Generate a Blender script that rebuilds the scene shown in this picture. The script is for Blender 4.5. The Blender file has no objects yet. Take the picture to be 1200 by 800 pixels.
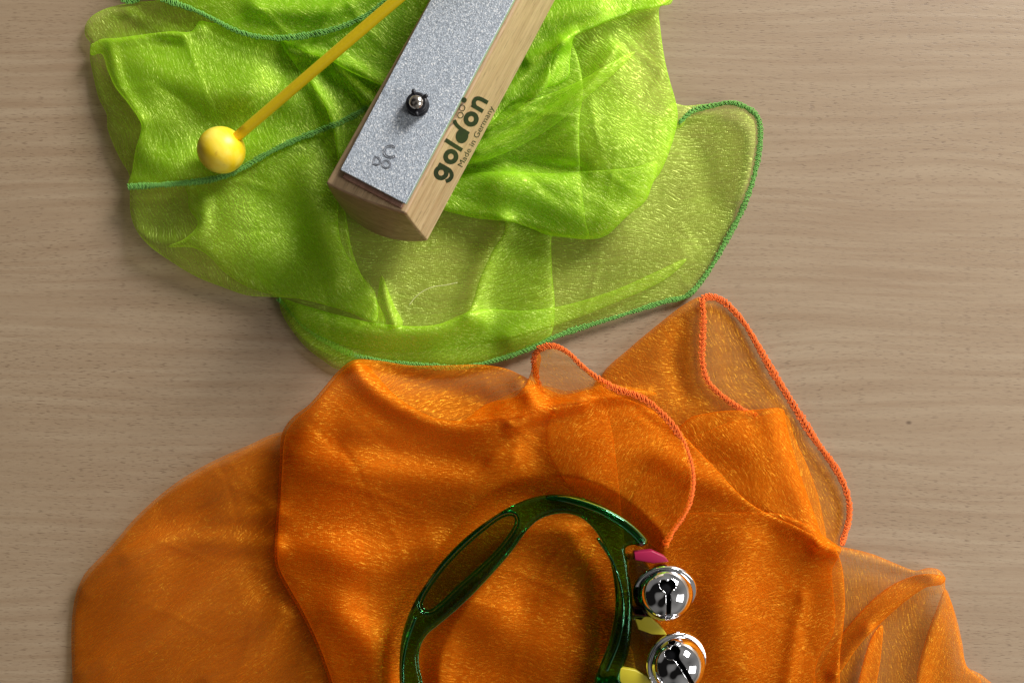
import bpy, bmesh, math, random
import numpy as np
from mathutils import Vector, Matrix, geometry, noise as mnoise
random.seed(7); np.random.seed(7)
C = bpy.context.scene.collection
PI = math.pi
# ------------------------------------------------------------------ camera model: straight down over the table
HC = 0.42            # camera height above the table (m)
K = 0.0004           # metres on the table per photo pixel
def P(px, py, z=0.0):
    s = (HC - z) / HC * K
    return Vector(((px - 600) * s, (400 - py) * s, z))
def ray_plane(px, py, o, n):
    a = Vector((0, 0, HC)); d = P(px, py, 0) - a
    t = (o - a).dot(n) / d.dot(n)
    return a + d * t
# ------------------------------------------------------------------ object helpers
def link(o, parent=None):
    C.objects.link(o)
    if parent: o.parent = parent
    return o
def tag(o, label=None, cat=None, group=None, kind=None):
    if label: o['label'] = label
    if cat: o['category'] = cat
    if group: o['group'] = group
    if kind: o['kind'] = kind
    return o
def empty(name, loc, M=None):
    o = bpy.data.objects.new(name, None); o.empty_display_size = .02
    link(o)
    if M is not None: o.matrix_world = M
    else: o.location = loc
    return o
def mesh_obj(name, verts, faces, mat, parent=None, smooth=True, local=None):
    me = bpy.data.meshes.new(name)
    me.from_pydata([tuple(v) for v in verts], [], faces)
    me.materials.append(mat)
    if smooth: me.polygons.foreach_set('use_smooth', [True] * len(me.polygons))
    me.update()
    return link(bpy.data.objects.new(name, me), parent)
def bm_obj(name, bm, mat, parent=None, smooth=True):
    me = bpy.data.meshes.new(name)
    bmesh.ops.recalc_face_normals(bm, faces=bm.faces[:])
    bm.to_mesh(me); bm.free()
    me.materials.append(mat)
    if smooth: me.polygons.foreach_set('use_smooth', [True] * len(me.polygons))
    return link(bpy.data.objects.new(name, me), parent)
def tube(pts, r, n=8, closed=False, flat=1.0, caps=True):
    """verts, faces of a tube round a list of Vectors; r number or list"""
    m = len(pts); V = []; F = []
    up = Vector((0, 0, 1))
    for i, p in enumerate(pts):
        a = pts[(i - 1) % m] if (closed or i) else pts[i]
        b = pts[(i + 1) % m] if (closed or i < m - 1) else pts[i]
        t = (b - a).normalized()
        s = t.cross(up)
        if s.length < 1e-4: s = t.cross(Vector((1, 0, 0)))
        s.normalize(); u = s.cross(t)
        rr = r[i] if hasattr(r, '__len__') else r
        for k in range(n):
            an = 2 * PI * k / n
            V.append(p + s * math.cos(an) * rr + u * math.sin(an) * rr * flat)
    for i in range(m if closed else m - 1):
        j = (i + 1) % m
        for k in range(n):
            l = (k + 1) % n
            F.append((i * n + k, i * n + l, j * n + l, j * n + k))
    if caps and not closed:
        F.append(tuple(range(n))[::-1]); F.append(tuple((m - 1) * n + k for k in range(n)))
    return V, F
def join(parts):
    V = []; F = []
    for v, f in parts:
        o = len(V); V += list(v); F += [tuple(i + o for i in q) for q in f]
    return V, F
def catmull(pts, closed, step):
    """smooth curve through pts, resampled every step; pts (n,k)"""
    pts = np.array(pts, float); n = len(pts); out = []
    rng = range(n if closed else n - 1)
    for i in rng:
        if closed: p0, p1, p2, p3 = pts[(i-1)%n], pts[i], pts[(i+1)%n], pts[(i+2)%n]
        else: p0, p1, p2, p3 = pts[max(i-1,0)], pts[i], pts[i+1], pts[min(i+2,n-1)]
        d1 = max(np.linalg.norm(p2-p1), 1e-6); d0 = max(np.linalg.norm(p1-p0), 1e-6); d2 = max(np.linalg.norm(p3-p2), 1e-6)
        m1 = (p2-p0)/(d0+d1)*d1; m2 = (p3-p1)/(d1+d2)*d1
        for t in np.linspace(0, 1, 16, endpoint=False):
            out.append((2*t**3-3*t**2+1)*p1+(t**3-2*t**2+t)*m1+(-2*t**3+3*t**2)*p2+(t**3-t**2)*m2)
    if closed: out.append(pts[0])
    else: out.append(pts[-1])
    out = np.array(out)
    L = np.concatenate([[0], np.cumsum(np.linalg.norm(np.diff(out[:, :2], axis=0), axis=1))])
    k = max(int(round(L[-1] / step)), 3)
    s = np.linspace(0, L[-1], k + 1)
    res = np.stack([np.interp(s, L, out[:, c]) for c in range(out.shape[1])], 1)
    return res[:-1] if closed else res
# ------------------------------------------------------------------ materials
def new_mat(name):
    m = bpy.data.materials.new(name); m.use_nodes = True
    nt = m.node_tree; nt.nodes.clear()
    return m, nt, nt.nodes, nt.links
def N(ns, t, **kw):
    n = ns.new(t)
    for k, v in kw.items():
        if k in n.bl_rna.properties and k not in n.inputs: setattr(n, k, v)
        else: n.inputs[k].default_value = v
    return n
def setin(n, **kw):
    for k, v in kw.items(): n.inputs[k.replace('_', ' ')].default_value = v
def math_n(ns, ls, op, a, b=None, clamp=False):
    n = ns.new('ShaderNodeMath'); n.operation = op; n.use_clamp = clamp
    for i, x in enumerate((a, b)):
        if x is None: continue
        if isinstance(x, (int, float)): n.inputs[i].default_value = x
        else: ls.new(x, n.inputs[i])
    return n.outputs[0]
def ramp(ns, ls, src, stops):
    r = ns.new('ShaderNodeValToRGB')
    while len(r.color_ramp.elements) < len(stops): r.color_ramp.elements.new(.5)
    for e, (p, c) in zip(r.color_ramp.elements, stops):
        e.position = p; e.color = (*c, 1) if hasattr(c, '__len__') else (c, c, c, 1)
    ls.new(src, r.inputs[0]); return r.outputs[0]
def mapped(ns, ls, src, scale, rot=(0, 0, 0), loc=(0, 0, 0)):
    m = ns.new('ShaderNodeMapping'); m.inputs['Scale'].default_value = scale
    m.inputs['Rotation'].default_value = rot; m.inputs['Location'].default_value = loc
    ls.new(src, m.inputs['Vector']); return m.outputs[0]
def noise_n(ns, ls, vec, scale, detail=2, rough=.5, dist=0):
    n = ns.new('ShaderNodeTexNoise'); ls.new(vec, n.inputs['Vector'])
    setin(n, Scale=scale, Detail=detail, Roughness=rough, Distortion=dist); return n.outputs['Fac']
def mix_c(ns, ls, fac, a, b, mode='MIX'):
    n = ns.new('ShaderNodeMix'); n.data_type = 'RGBA'; n.blend_type = mode
    for s, x in ((n.inputs[0], fac), (n.inputs[6], a), (n.inputs[7], b)):
        if isinstance(x, (int, float)): s.default_value = x
        elif isinstance(x, tuple): s.default_value = (*x, 1)
        else: ls.new(x, s)
    return n.outputs[2]
def simple(name, col, rough=.5, metal=0.0, spec=.5, coat=0.0, trans=0.0, ior=1.45, bump=None):
    m, nt, ns, ls = new_mat(name)
    b = ns.new('ShaderNodeBsdfPrincipled'); o = ns.new('ShaderNodeOutputMaterial'); ls.new(b.outputs[0], o.inputs[0])
    b.inputs['Base Color'].default_value = (*col, 1); setin(b, Roughness=rough, Metallic=metal, IOR=ior)
    b.inputs['Specular IOR Level'].default_value = spec; b.inputs['Coat Weight'].default_value = coat
    b.inputs['Transmission Weight'].default_value = trans
    if bump:
        tc = ns.new('ShaderNodeTexCoord'); f = noise_n(ns, ls, tc.outputs['Object'], bump[0], 3)
        bp = ns.new('ShaderNodeBump'); setin(bp, Strength=bump[1], Distance=bump[2]); ls.new(f, bp.inputs['Height']); ls.new(bp.outputs[0], b.inputs['Normal'])
    return m
def table_mat():
    m, nt, ns, ls = new_mat('beech_table')
    b = ns.new('ShaderNodeBsdfPrincipled'); o = ns.new('ShaderNodeOutputMaterial'); ls.new(b.outputs[0], o.inputs[0])
    tc = ns.new('ShaderNodeTexCoord'); src = tc.outputs['Object']
    # gentle bending of the grain
    w = ns.new('ShaderNodeTexNoise'); ls.new(mapped(ns, ls, src, (3, 8, 1)), w.inputs['Vector']); setin(w, Scale=1.0, Detail=2)
    sub = ns.new('ShaderNodeVectorMath'); sub.operation = 'SUBTRACT'; ls.new(w.outputs['Color'], sub.inputs[0]); sub.inputs[1].default_value = (.5, .5, .5)
    sc = ns.new('ShaderNodeVectorMath'); sc.operation = 'MULTIPLY'; ls.new(sub.outputs[0], sc.inputs[0]); sc.inputs[1].default_value = (0, .045, 0)
    ad = ns.new('ShaderNodeVectorMath'); ad.operation = 'ADD'; ls.new(src, ad.inputs[0]); ls.new(sc.outputs[0], ad.inputs[1])
    v = ad.outputs[0]
    broad = noise_n(ns, ls, mapped(ns, ls, v, (2.2, 38, 1)), 1, 3, .55)
    streak = noise_n(ns, ls, mapped(ns, ls, v, (9, 240, 1)), 1, 4, .6)
    fine = noise_n(ns, ls, mapped(ns, ls, v, (60, 900, 1)), 1, 2, .6)
    fle = noise_n(ns, ls, mapped(ns, ls, v, (260, 1900, 1), loc=(3, 7, 0)), 1, 1, .5)
    fl2 = noise_n(ns, ls, mapped(ns, ls, v, (200, 1600, 1), loc=(13, 1, 0)), 1, 1, .5)
    c = mix_c(ns, ls, ramp(ns, ls, broad, [(.3, 0.), (.7, 1.)]), (.338, .243, .153), (.394, .295, .194))
    c = mix_c(ns, ls, ramp(ns, ls, streak, [(.35, 1.), (.62, 0.)]), c, (.308, .212, .13))
    n2 = ns.nodes if False else None
    c = mix_c(ns, ls, math_n(ns, ls, 'MULTIPLY', ramp(ns, ls, fine, [(.3, 1.), (.65, 0.)]), .22), c, (.255, .18, .115))
    dens = noise_n(ns, ls, mapped(ns, ls, v, (8, 30, 1), loc=(5, 5, 0)), 1, 2)
    fm = math_n(ns, ls, 'MULTIPLY', ramp(ns, ls, fle, [(.58, 0.), (.70, 1.)]), ramp(ns, ls, dens, [(.35, .3), (.65, .75)]))
    c = mix_c(ns, ls, fm, c, (.17, .11, .066))
    fm2 = math_n(ns, ls, 'MULTIPLY', ramp(ns, ls, fl2, [(.66, 0.), (.72, 1.)]), .35)
    c = mix_c(ns, ls, fm2, c, (.17, .105, .068))
    # the small dark knot to the right of the orange scarf
    sp = ns.new('ShaderNodeVectorMath'); sp.operation = 'DISTANCE'; ls.new(mapped(ns, ls, src, (1, 1.6, 0)), sp.inputs[0])
    kp = P(1065, 495); sp.inputs[1].default_value = (kp.x, kp.y * 1.6, 0)
    c = mix_c(ns, ls, ramp(ns, ls, math_n(ns, ls, 'MULTIPLY', sp.outputs['Value'], 400), [(.2, .8), (.75, 0.)]), c, (.10, .06, .035))
    ls.new(c, b.inputs['Base Color']); setin(b, Roughness=.5); b.inputs['Specular IOR Level'].default_value = .35
    bp = ns.new('ShaderNodeBump'); setin(bp, Strength=.25, Distance=.0002); bp.invert = True
    ls.new(fm, bp.inputs['Height']); ls.new(bp.outputs[0], b.inputs['Normal'])
    return m
def wood_mat(name, light, dark, ax='Y', end=False):
    m, nt, ns, ls = new_mat(name)
    b = ns.new('ShaderNodeBsdfPrincipled'); o = ns.new('ShaderNodeOutputMaterial'); ls.new(b.outputs[0], o.inputs[0])
    tc = ns.new('ShaderNodeTexCoord'); src = tc.outputs['Object']
    s1 = (330, 22, 330) if ax == 'Y' else (22, 330, 330)
    g = noise_n(ns, ls, mapped(ns, ls, src, s1), 1, 3, .55)
    f = noise_n(ns, ls, mapped(ns, ls, src, tuple(x * 3.2 for x in s1)), 1, 2)
    fl = noise_n(ns, ls, mapped(ns, ls, src, (1500, 170, 1500) if ax == 'Y' else (170, 1500, 1500)), 1, 1)
    c = mix_c(ns, ls, ramp(ns, ls, g, [(.3, 0.), (.7, 1.)]), light, dark)
    c = mix_c(ns, ls, math_n(ns, ls, 'MULTIPLY', ramp(ns, ls, f, [(.4, 0.), (.7, 1.)]), .35), c, tuple(x * .6 for x in dark))
    c = mix_c(ns, ls, math_n(ns, ls, 'MULTIPLY', ramp(ns, ls, fl, [(.62, 0.), (.68, 1.)]), .5), c, tuple(x * .42 for x in dark))
    ls.new(c, b.inputs['Base Color']); setin(b, Roughness=.42); b.inputs['Specular IOR Level'].default_value = .4
    return m
def organza(name, diff, glint, tint, cov, glint_amt=.5):
    """sheer woven cloth: open weave + shiny threads"""
    m, nt, ns, ls = new_mat(name)
    o = ns.new('ShaderNodeOutputMaterial')
    uv = ns.new('ShaderNodeUVMap').outputs[0]                     # uv in metres along the weave
    geo = ns.new('ShaderNodeNewGeometry')
    dot = ns.new('ShaderNodeVectorMath'); dot.operation = 'DOT_PRODUCT'
    ls.new(geo.outputs['Normal'], dot.inputs[0]); ls.new(geo.outputs['Incoming'], dot.inputs[1])
    cosv = math_n(ns, ls, 'MAXIMUM', math_n(ns, ls, 'ABSOLUTE', dot.outputs['Value']), .26)
    # crinkle of the threads
    wob = noise_n(ns, ls, mapped(ns, ls, uv, (32, 32, 1)), 1, 2)
    sc = ns.new('ShaderNodeVectorMath'); sc.operation = 'SCALE'
    cmb = ns.new('ShaderNodeCombineXYZ'); ls.new(wob, cmb.inputs[0]); ls.new(wob, cmb.inputs[1]); ls.new(cmb.outputs[0], sc.inputs[0]); sc.inputs['Scale'].default_value = .014
    ad = ns.new('ShaderNodeVectorMath'); ls.new(uv, ad.inputs[0]); ls.new(sc.outputs[0], ad.inputs[1])
    wv = ad.outputs[0]
    threads = noise_n(ns, ls, mapped(ns, ls, wv, (330, 1750, 1)), 1, 1, .5)     # short glints along the weft
    cross = noise_n(ns, ls, mapped(ns, ls, wv, (1600, 950, 1)), 1, 1, .6)
    dens = noise_n(ns, ls, mapped(ns, ls, wv, (25, 800, 1)), 1, 2)
    patch = noise_n(ns, ls, mapped(ns, ls, wv, (60, 110, 1)), 1, 2)
    gm = ramp(ns, ls, threads, [(.48, 0.), (.70, 1.)])
    gm = math_n(ns, ls, 'MULTIPLY', gm, ramp(ns, ls, cross, [(.38, .15), (.56, 1.)]))
    gm = math_n(ns, ls, 'MULTIPLY', gm, ramp(ns, ls, patch, [(.3, .45), (.6, 1.)]))
    covn = math_n(ns, ls, 'ADD', cov, math_n(ns, ls, 'MULTIPLY', math_n(ns, ls, 'SUBTRACT', dens, .5), .30))
    covn = math_n(ns, ls, 'ADD', covn, math_n(ns, ls, 'MULTIPLY', gm, .30))
    covn = math_n(ns, ls, 'MINIMUM', covn, .95)
    fac = math_n(ns, ls, 'SUBTRACT', 1.0, math_n(ns, ls, 'POWER', math_n(ns, ls, 'SUBTRACT', 1.0, covn), math_n(ns, ls, 'DIVIDE', 1.0, cosv)))
    h = math_n(ns, ls, 'ADD', threads, math_n(ns, ls, 'MULTIPLY', cross, .7))
    bp = ns.new('ShaderNodeBump'); setin(bp, Strength=1.0, Distance=.0004); ls.new(h, bp.inputs['Height'])
    bs = ns.new('ShaderNodeBump'); setin(bs, Strength=.4, Distance=.0003); ls.new(h, bs.inputs['Height'])
    di = ns.new('ShaderNodeBsdfDiffuse'); di.inputs['Color'].default_value = (*diff, 1); ls.new(bs.outputs[0], di.inputs['Normal'])
    tr = ns.new('ShaderNodeBsdfTranslucent'); tr.inputs['Color'].default_value = (*diff, 1)
    gl = ns.new('ShaderNodeBsdfGlossy'); gl.inputs['Color'].default_value = (*glint, 1); gl.inputs['Roughness'].default_value = .56; ls.new(bp.outputs[0], gl.inputs['Normal'])
    m1 = ns.new('ShaderNodeMixShader'); m1.inputs[0].default_value = .44; ls.new(di.outputs[0], m1.inputs[1]); ls.new(tr.outputs[0], m1.inputs[2])
    m2 = ns.new('ShaderNodeMixShader'); ls.new(m1.outputs[0], m2.inputs[1]); ls.new(gl.outputs[0], m2.inputs[2])
    ls.new(math_n(ns, ls, 'ADD', glint_amt * .42, math_n(ns, ls, 'MULTIPLY', gm, .66)), m2.inputs[0])
    tp = ns.new('ShaderNodeBsdfTransparent'); tp.inputs['Color'].default_value = (*tint, 1)
    m3 = ns.new('ShaderNodeMixShader'); ls.new(fac, m3.inputs[0]); ls.new(tp.outputs[0], m3.inputs[1]); ls.new(m2.outputs[0], m3.inputs[2])
    ls.new(m3.outputs[0], o.inputs[0])
    return m
def glitter_mat():
    m, nt, ns, ls = new_mat('silver_glitter_lacquer')
    b = ns.new('ShaderNodeBsdfPrincipled'); o = ns.new('ShaderNodeOutputMaterial'); ls.new(b.outputs[0], o.inputs[0])
    tc = ns.new('ShaderNodeTexCoord')
    vo = ns.new('ShaderNodeTexVoronoi'); ls.new(tc.outputs['Object'], vo.inputs['Vector']); setin(vo, Scale=2600.0)
    sep = ns.new('ShaderNodeSeparateColor'); ls.new(vo.outputs['Color'], sep.inputs[0])
    big = noise_n(ns, ls, tc.outputs['Object'], 900, 2)
    s = math_n(ns, ls, 'ADD', math_n(ns, ls, 'MULTIPLY', sep.outputs[0], .7), math_n(ns, ls, 'MULTIPLY', big, .5))
    c = ramp(ns, ls, s, [(.15, (.24, .27, .31)), (.5, (.42, .465, .53)), (.80, (.60, .66, .73)), (.97, (1., 1., 1.))])
    ls.new(c, b.inputs['Base Color']); setin(b, Metallic=.25, Roughness=.45)
    bp = ns.new('ShaderNodeBump'); setin(bp, Strength=.5, Distance=.0002); ls.new(vo.outputs['Distance'], bp.inputs['Height']); ls.new(bp.outputs[0], b.inputs['Normal'])
    return m
M_table = table_mat()
M_green = organza('green_organza', (.50, .96, .016), (.88, 1.0, .30), (.97, .98, .68), .245, .38)
M_orange = organza('orange_organza', (1.0, .225, .001), (1.0, .54, .05), (1.0, .90, .66), .235, .36)
M_hemg = simple('green_overlock_thread', (.17, .42, .075), .8, bump=(3000, .4, .0004))
M_hemg = (M_hemg, simple('green_edge_core', (.05, .20, .04), .7))
M_hemo = simple('orange_overlock_thread', (.90, .17, .02), .85, bump=(3000, .4, .0004))
M_hemo = (M_hemo, simple('orange_edge_core', (.60, .07, .015), .9))
M_box = wood_mat('beech_box', (.60, .43, .245), (.44, .285, .15))
M_end = wood_mat('beech_end_grain', (.44, .29, .165), (.27, .16, .085), 'X')
M_felt = wood_mat('pink_end_grain', (.42, .235, .165), (.27, .13, .085), 'Y')
M_plate = glitter_mat()
M_edge = simple('milled_aluminium_edge', (.55, .66, .64), .35, .6)
M_ink = simple('black_ink', (.012, .016, .012), .5)
M_groove_shade = simple('painted_groove_shade', (.24, .25, .28), .5, .5)  # darker colour paints the shadow along the stamped letter edges
M_rubber = simple('black_rubber', (.012, .012, .016), .42)
M_screw = simple('nickel_screw', (.62, .56, .50), .22, 1.0)
M_yel = simple('yellow_lacquer', (.95, .68, .012), .32, coat=.3, bump=(500, .12, .0004))
def ball_mat():
    m, nt, ns, ls = new_mat('yellow_lacquered_wood')
    b = ns.new('ShaderNodeBsdfPrincipled'); o = ns.new('ShaderNodeOutputMaterial'); ls.new(b.outputs[0], o.inputs[0])
    tc = ns.new('ShaderNodeTexCoord')
    f = noise_n(ns, ls, mapped(ns, ls, tc.outputs['Object'], (60, 160, 160), (0, .3, .6)), 1, 3)
    g = noise_n(ns, ls, tc.outputs['Object'], 260, 3)
    c = mix_c(ns, ls, ramp(ns, ls, f, [(.38, 0.), (.66, 1.)]), (.90, .62, .012), (.94, .74, .09))
    c = mix_c(ns, ls, ramp(ns, ls, g, [(.62, 0.), (.72, .5)]), c, (.62, .38, .03))
    ls.new(c, b.inputs['Base Color']); setin(b, Roughness=.42)
    bp = ns.new('ShaderNodeBump'); setin(bp, Strength=.25, Distance=.0004); ls.new(g, bp.inputs['Height']); ls.new(bp.outputs[0], b.inputs['Normal'])
    return m
M_ball = ball_mat()
M_chrome = simple('chrome', (.86, .86, .88), .045, 1.0, bump=(90, .06, .001))
M_bell_shade = simple('bell_inner_shade', (.006, .006, .007), .8, 0, spec=.1)  # near-black colour paints the shade seen through the bell slots
M_pink = simple('magenta_plastic', (.34, .012, .06), .4)
M_tape = simple('yellow_plastic', (.52, .43, .03), .35)
def plastic_mat(name='clear_green_plastic', col=(.27, .68, .43)):
    m, nt, ns, ls = new_mat(name)
    g = ns.new('ShaderNodeBsdfGlass'); g.inputs['Color'].default_value = (*col, 1); setin(g, Roughness=.02, IOR=1.47)
    o = ns.new('ShaderNodeOutputMaterial'); ls.new(g.outputs[0], o.inputs[0])
    return m
M_plastic = plastic_mat()
M_clear = plastic_mat('thin_green_plastic', (.55, .72, .50))
# ------------------------------------------------------------------ table
def make_table():
    t = .025; s = .9
    bm = bmesh.new(); bmesh.ops.create_cube(bm, size=1, matrix=Matrix.Translation((0, 0, -t/2)) @ Matrix.Diagonal((2*s, 2*s*.7, t, 1)))
    o = bm_obj('table_top', bm, M_table, smooth=False); tag(o, 'pale beech table top with fine dark flecks', kind='structure')
make_table()
# ------------------------------------------------------------------ cloth
def seg_dist(q, poly, closed):
    a = poly if closed else poly[:-1]
    b = np.roll(poly, -1, 0) if closed else poly[1:]
    out = np.full(len(q), 1e9)
    ab = b - a; L2 = (ab ** 2).sum(1) + 1e-12
    for s in range(0, len(q), 4000):
        qq = q[s:s+4000, None, :] - a[None]
        t = np.clip((qq * ab[None]).sum(2) / L2, 0, 1)
        d = np.sqrt(((qq - t[..., None] * ab[None]) ** 2).sum(2))
        out[s:s+4000] = d.min(1)
    return out
def inside(q, poly):
    x, y = q[:, 0], q[:, 1]; r = np.zeros(len(q), bool)
    x0, y0 = poly[:, 0], poly[:, 1]; x1, y1 = np.roll(x0, -1), np.roll(y0, -1)
    for i in range(len(poly)):
        c = (y0[i] > y) != (y1[i] > y)
        if not c.any(): continue
        xs = (x1[i]-x0[i]) * (y - y0[i]) / (y1[i]-y0[i] + 1e-12) + x0[i]
        r ^= c & (x < xs)
    return r
class Relief:
    """soft folds of one scarf: ridges (points, width px, height mm) + slow undulation"""
    def __init__(s, ridges, seed, amp=1.6, wl=130, domes=(), creases=(0, 0, 1, 1, 1)):
        s.domes = domes
        rc_ = np.random.RandomState(seed + 50); s.cr = []
        for k in range(70):
            cx, cy = creases[0] + rc_.uniform(-1, 1) * creases[2], creases[1] + rc_.uniform(-1, 1) * creases[3]
            a = math.atan2(cy - creases[1], cx - creases[0]) + rc_.normal(0, .7); L = rc_.uniform(25, 75); b = rc_.normal(0, .09)
            pts = [(cx + math.cos(a + b * t) * L * t, cy + math.sin(a + b * t) * L * t) for t in (-1, -.4, .2, 1)]
            s.cr.append((catmull(np.array(pts), False, 9), rc_.uniform(2.6, 5.5), rc_.choice([-1, 1], p=[.3, .7]) * rc_.uniform(.35, 1.15) * creases[4]))
        s.r = [(catmull(np.array(p, float), False, 6), w, h) for p, w, h in ridges]
        rs = np.random.RandomState(seed)
        s.waves = []
        for k in range(14):
            L = wl * rs.uniform(.45, 1.6); a = rs.uniform(0, PI)
            s.waves.append((math.cos(a)*2*PI/L, math.sin(a)*2*PI/L, rs.uniform(0, 6.28), amp * L / wl * .33))
    def __call__(s, q, k=0):
        w0 = np.sin(q[:, 0] * .021 + q[:, 1] * .013 + k) * 14; w1 = np.cos(q[:, 1] * .019 - q[:, 0] * .011 + 2 * k) * 14
        z = np.zeros(len(q))
        for ax, ay, ph, am in s.waves:
            z += am * np.sin((q[:, 0] + w0) * ax + (q[:, 1] + w1) * ay + ph + k * .5)
        for p, w, h in s.r:
            d = seg_dist(q, p, False)
            z += h * np.exp(-(d / w) ** 2) if h > 0 else h * np.exp(-(d / w) ** 2)
        z = z * .74
        for i_, (p, w, h) in enumerate(s.cr):
            if (i_ + k) < -99: continue
            m = (q[:, 0] > p[:, 0].min() - 3*w) & (q[:, 0] < p[:, 0].max() + 3*w) & (q[:, 1] > p[:, 1].min() - 3*w) & (q[:, 1] < p[:, 1].max() + 3*w)
            if not m.any(): continue
            qq = q[m]; d = seg_dist(qq, p, False)
            L = np.linalg.norm(p[-1] - p[0]); mid = (p[0] + p[-1]) / 2
            fade = np.clip(1 - (np.linalg.norm(qq - mid, axis=1) / (L * .55)) ** 2, 0, 1)
            z[m] += h * np.exp(-(d / w) ** 1.5) * fade
        for cx, cy, rx, ry, h in s.domes: z += h * np.exp(-((q[:, 0] - cx) / rx) ** 2 - ((q[:, 1] - cy) / ry) ** 2)
        return z
def press_fac(q, press):
    f = np.ones(len(q))
    for poly, closed, w in press:
        d = seg_dist(q, poly, closed)
        f = np.minimum(f, np.clip((d - w * .4) / w, 0, 1) ** 1.5)
    return f
class Scarf:
    def __init__(s, relief, press=()):
        s.V = []; s.F = []; s.UV = []; s.rel = relief; s.n = 0; s.press = press
    def zf(s, q, sh):
        h = s.rel(q, sh['k'] * .35)
        z = sh['z'] + sh['amp'] * (h + 3.0)
        if s.press: 
            f = press_fac(q, s.press); z = z * f + (1 - f) * (sh['z'] * .55 + 1.0)
        if sh.get('lift'): 
            for pts, w, hh in sh['lift']:
                z = z + hh * np.exp(-(seg_dist(q, np.array(pts, float), False) / w) ** 2)
        return np.maximum(z, .35 + .12 * sh['z'])
    def sheet(s, outline, z, amp=1.0, kind='fold', r=1.6, w=7, ang=20, step=3.4, lift=None):
        """kind: 'fold' two layers joined round the rim, 'roll' one layer bending down at its rim, 'flat' one layer"""
        s.n += 1; sh = dict(z=z, amp=amp, k=s.n, lift=lift)
        # the cloth goes on past what the photo frames
        outline = [(x, -10 + (y + 10) * 6.5 if y < -10 else (845 + (y - 845) * 8 if y > 845 else y)) for x, y in outline]
        out = catmull(outline, True, 2.6)
        # insets for a round rim
        t = np.roll(out, -1, 0) - np.roll(out, 1, 0); t /= np.linalg.norm(t, axis=1)[:, None] + 1e-9
        area = .5 * (out[:, 0] * np.roll(out[:, 1], -1) - np.roll(out[:, 0], -1) * out[:, 1]).sum()
        nrm = np.stack([-t[:, 1], t[:, 0]], 1) * (1 if area > 0 else -1)
        cand = []
        if kind != 'flat':
            for dd in (.7, 1.8, 3.4, 5.4):
                cc = out + nrm * dd
                cand.append(cc)
        lo = out.min(0); hi = out.max(0)
        gx = np.arange(lo[0], hi[0], step); gy = np.arange(lo[1], hi[1], step * .87)
        G = np.array([(x + (j % 2) * step * .5, y) for j, y in enumerate(gy) for x in gx])
        G += np.random.uniform(-.35, .35, G.shape)
        G = G[inside(G, out)]; dg = seg_dist(G, out, True)
        G = G[dg > (7.2 if kind != 'flat' else 2.0)]
        cs = []
        for dd, cc in zip((.7, 1.8, 3.4, 5.4), cand):
            m = inside(cc, out); d = seg_dist(cc, out, True); cs.append(cc[m & (d > dd * .93)])
        allp = np.concatenate([out] + cs + [G])
        nb = len(out)
        res = geometry.delaunay_2d_cdt([Vector(p) for p in allp], [(i, (i + 1) % nb) for i in range(nb)], [], 1, 1e-4)
        v2 = np.array([tuple(v) for v in res[0]]); tris = [tuple(f) for f in res[2]]
        d = seg_dist(v2, out, True)
        prof = np.sqrt(np.clip(1 - (1 - np.clip(d / w, 0, 1)) ** 2, 0, 1))
        zc = s.zf(v2, sh)
        ca, sa = math.cos(math.radians(ang)), math.sin(math.radians(ang))
        def add(q, zz):
            o = len(s.V)
            for (x, y), zq in zip(q, zz):
                s.V.append(P(x, y, zq * .001)); s.UV.append(((x * ca + y * sa) * K, (-x * sa + y * ca) * K + s.n * .37))
            return o
        if kind == 'flat':
            o = add(v2, zc); s.F += [(a + o, b + o, c + o) for a, b, c in tris]
        elif kind == 'roll':
            o = add(v2, zc - r * (1 - prof)); s.F += [(a + o, b + o, c + o) for a, b, c in tris]
        else:
            o = add(v2, zc + r * prof - r * .5)
            s.F += [(a + o, b + o, c + o) for a, b, c in tris]
            bd = d < 1e-3
            inn = np.where(~bd)[0]; o2 = add(v2[inn], np.maximum(zc - r * prof * .9 - r * .5, .25)[inn])
            mp = {int(i): o2 + j for j, i in enumerate(inn)}
            for i in np.where(bd)[0]: mp[int(i)] = o + int(i)
            s.F += [(mp[c], mp[b], mp[a]) for a, b, c in tris]
        return sh
    def build(s, name, mat):
        me = bpy.data.meshes.new(name); me.from_pydata([tuple(v) for v in s.V], [], s.F)
        me.materials.append(mat); me.polygons.foreach_set('use_smooth', [True] * len(me.polygons))
        uv = me.uv_layers.new(name='UVMap')
        li = np.empty(len(me.loops), int); me.loops.foreach_get('vertex_index', li)
        uv.data.foreach_set('uv', np.array(s.UV)[li].ravel())
        me.validate(); me.update()
        return link(bpy.data.objects.new(name, me))
    def edge(s, pts, sh, dz=.5):
        """3-D hem path: pixel points lifted on to the sheet"""
        q = catmull(pts, False, 1.6)
        if q.shape[1] == 2:
            z = s.zf(q, sh) + dz; q = np.column_stack([q, z])
        return [P(x, y, z * .001) for x, y, z in q]
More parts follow.
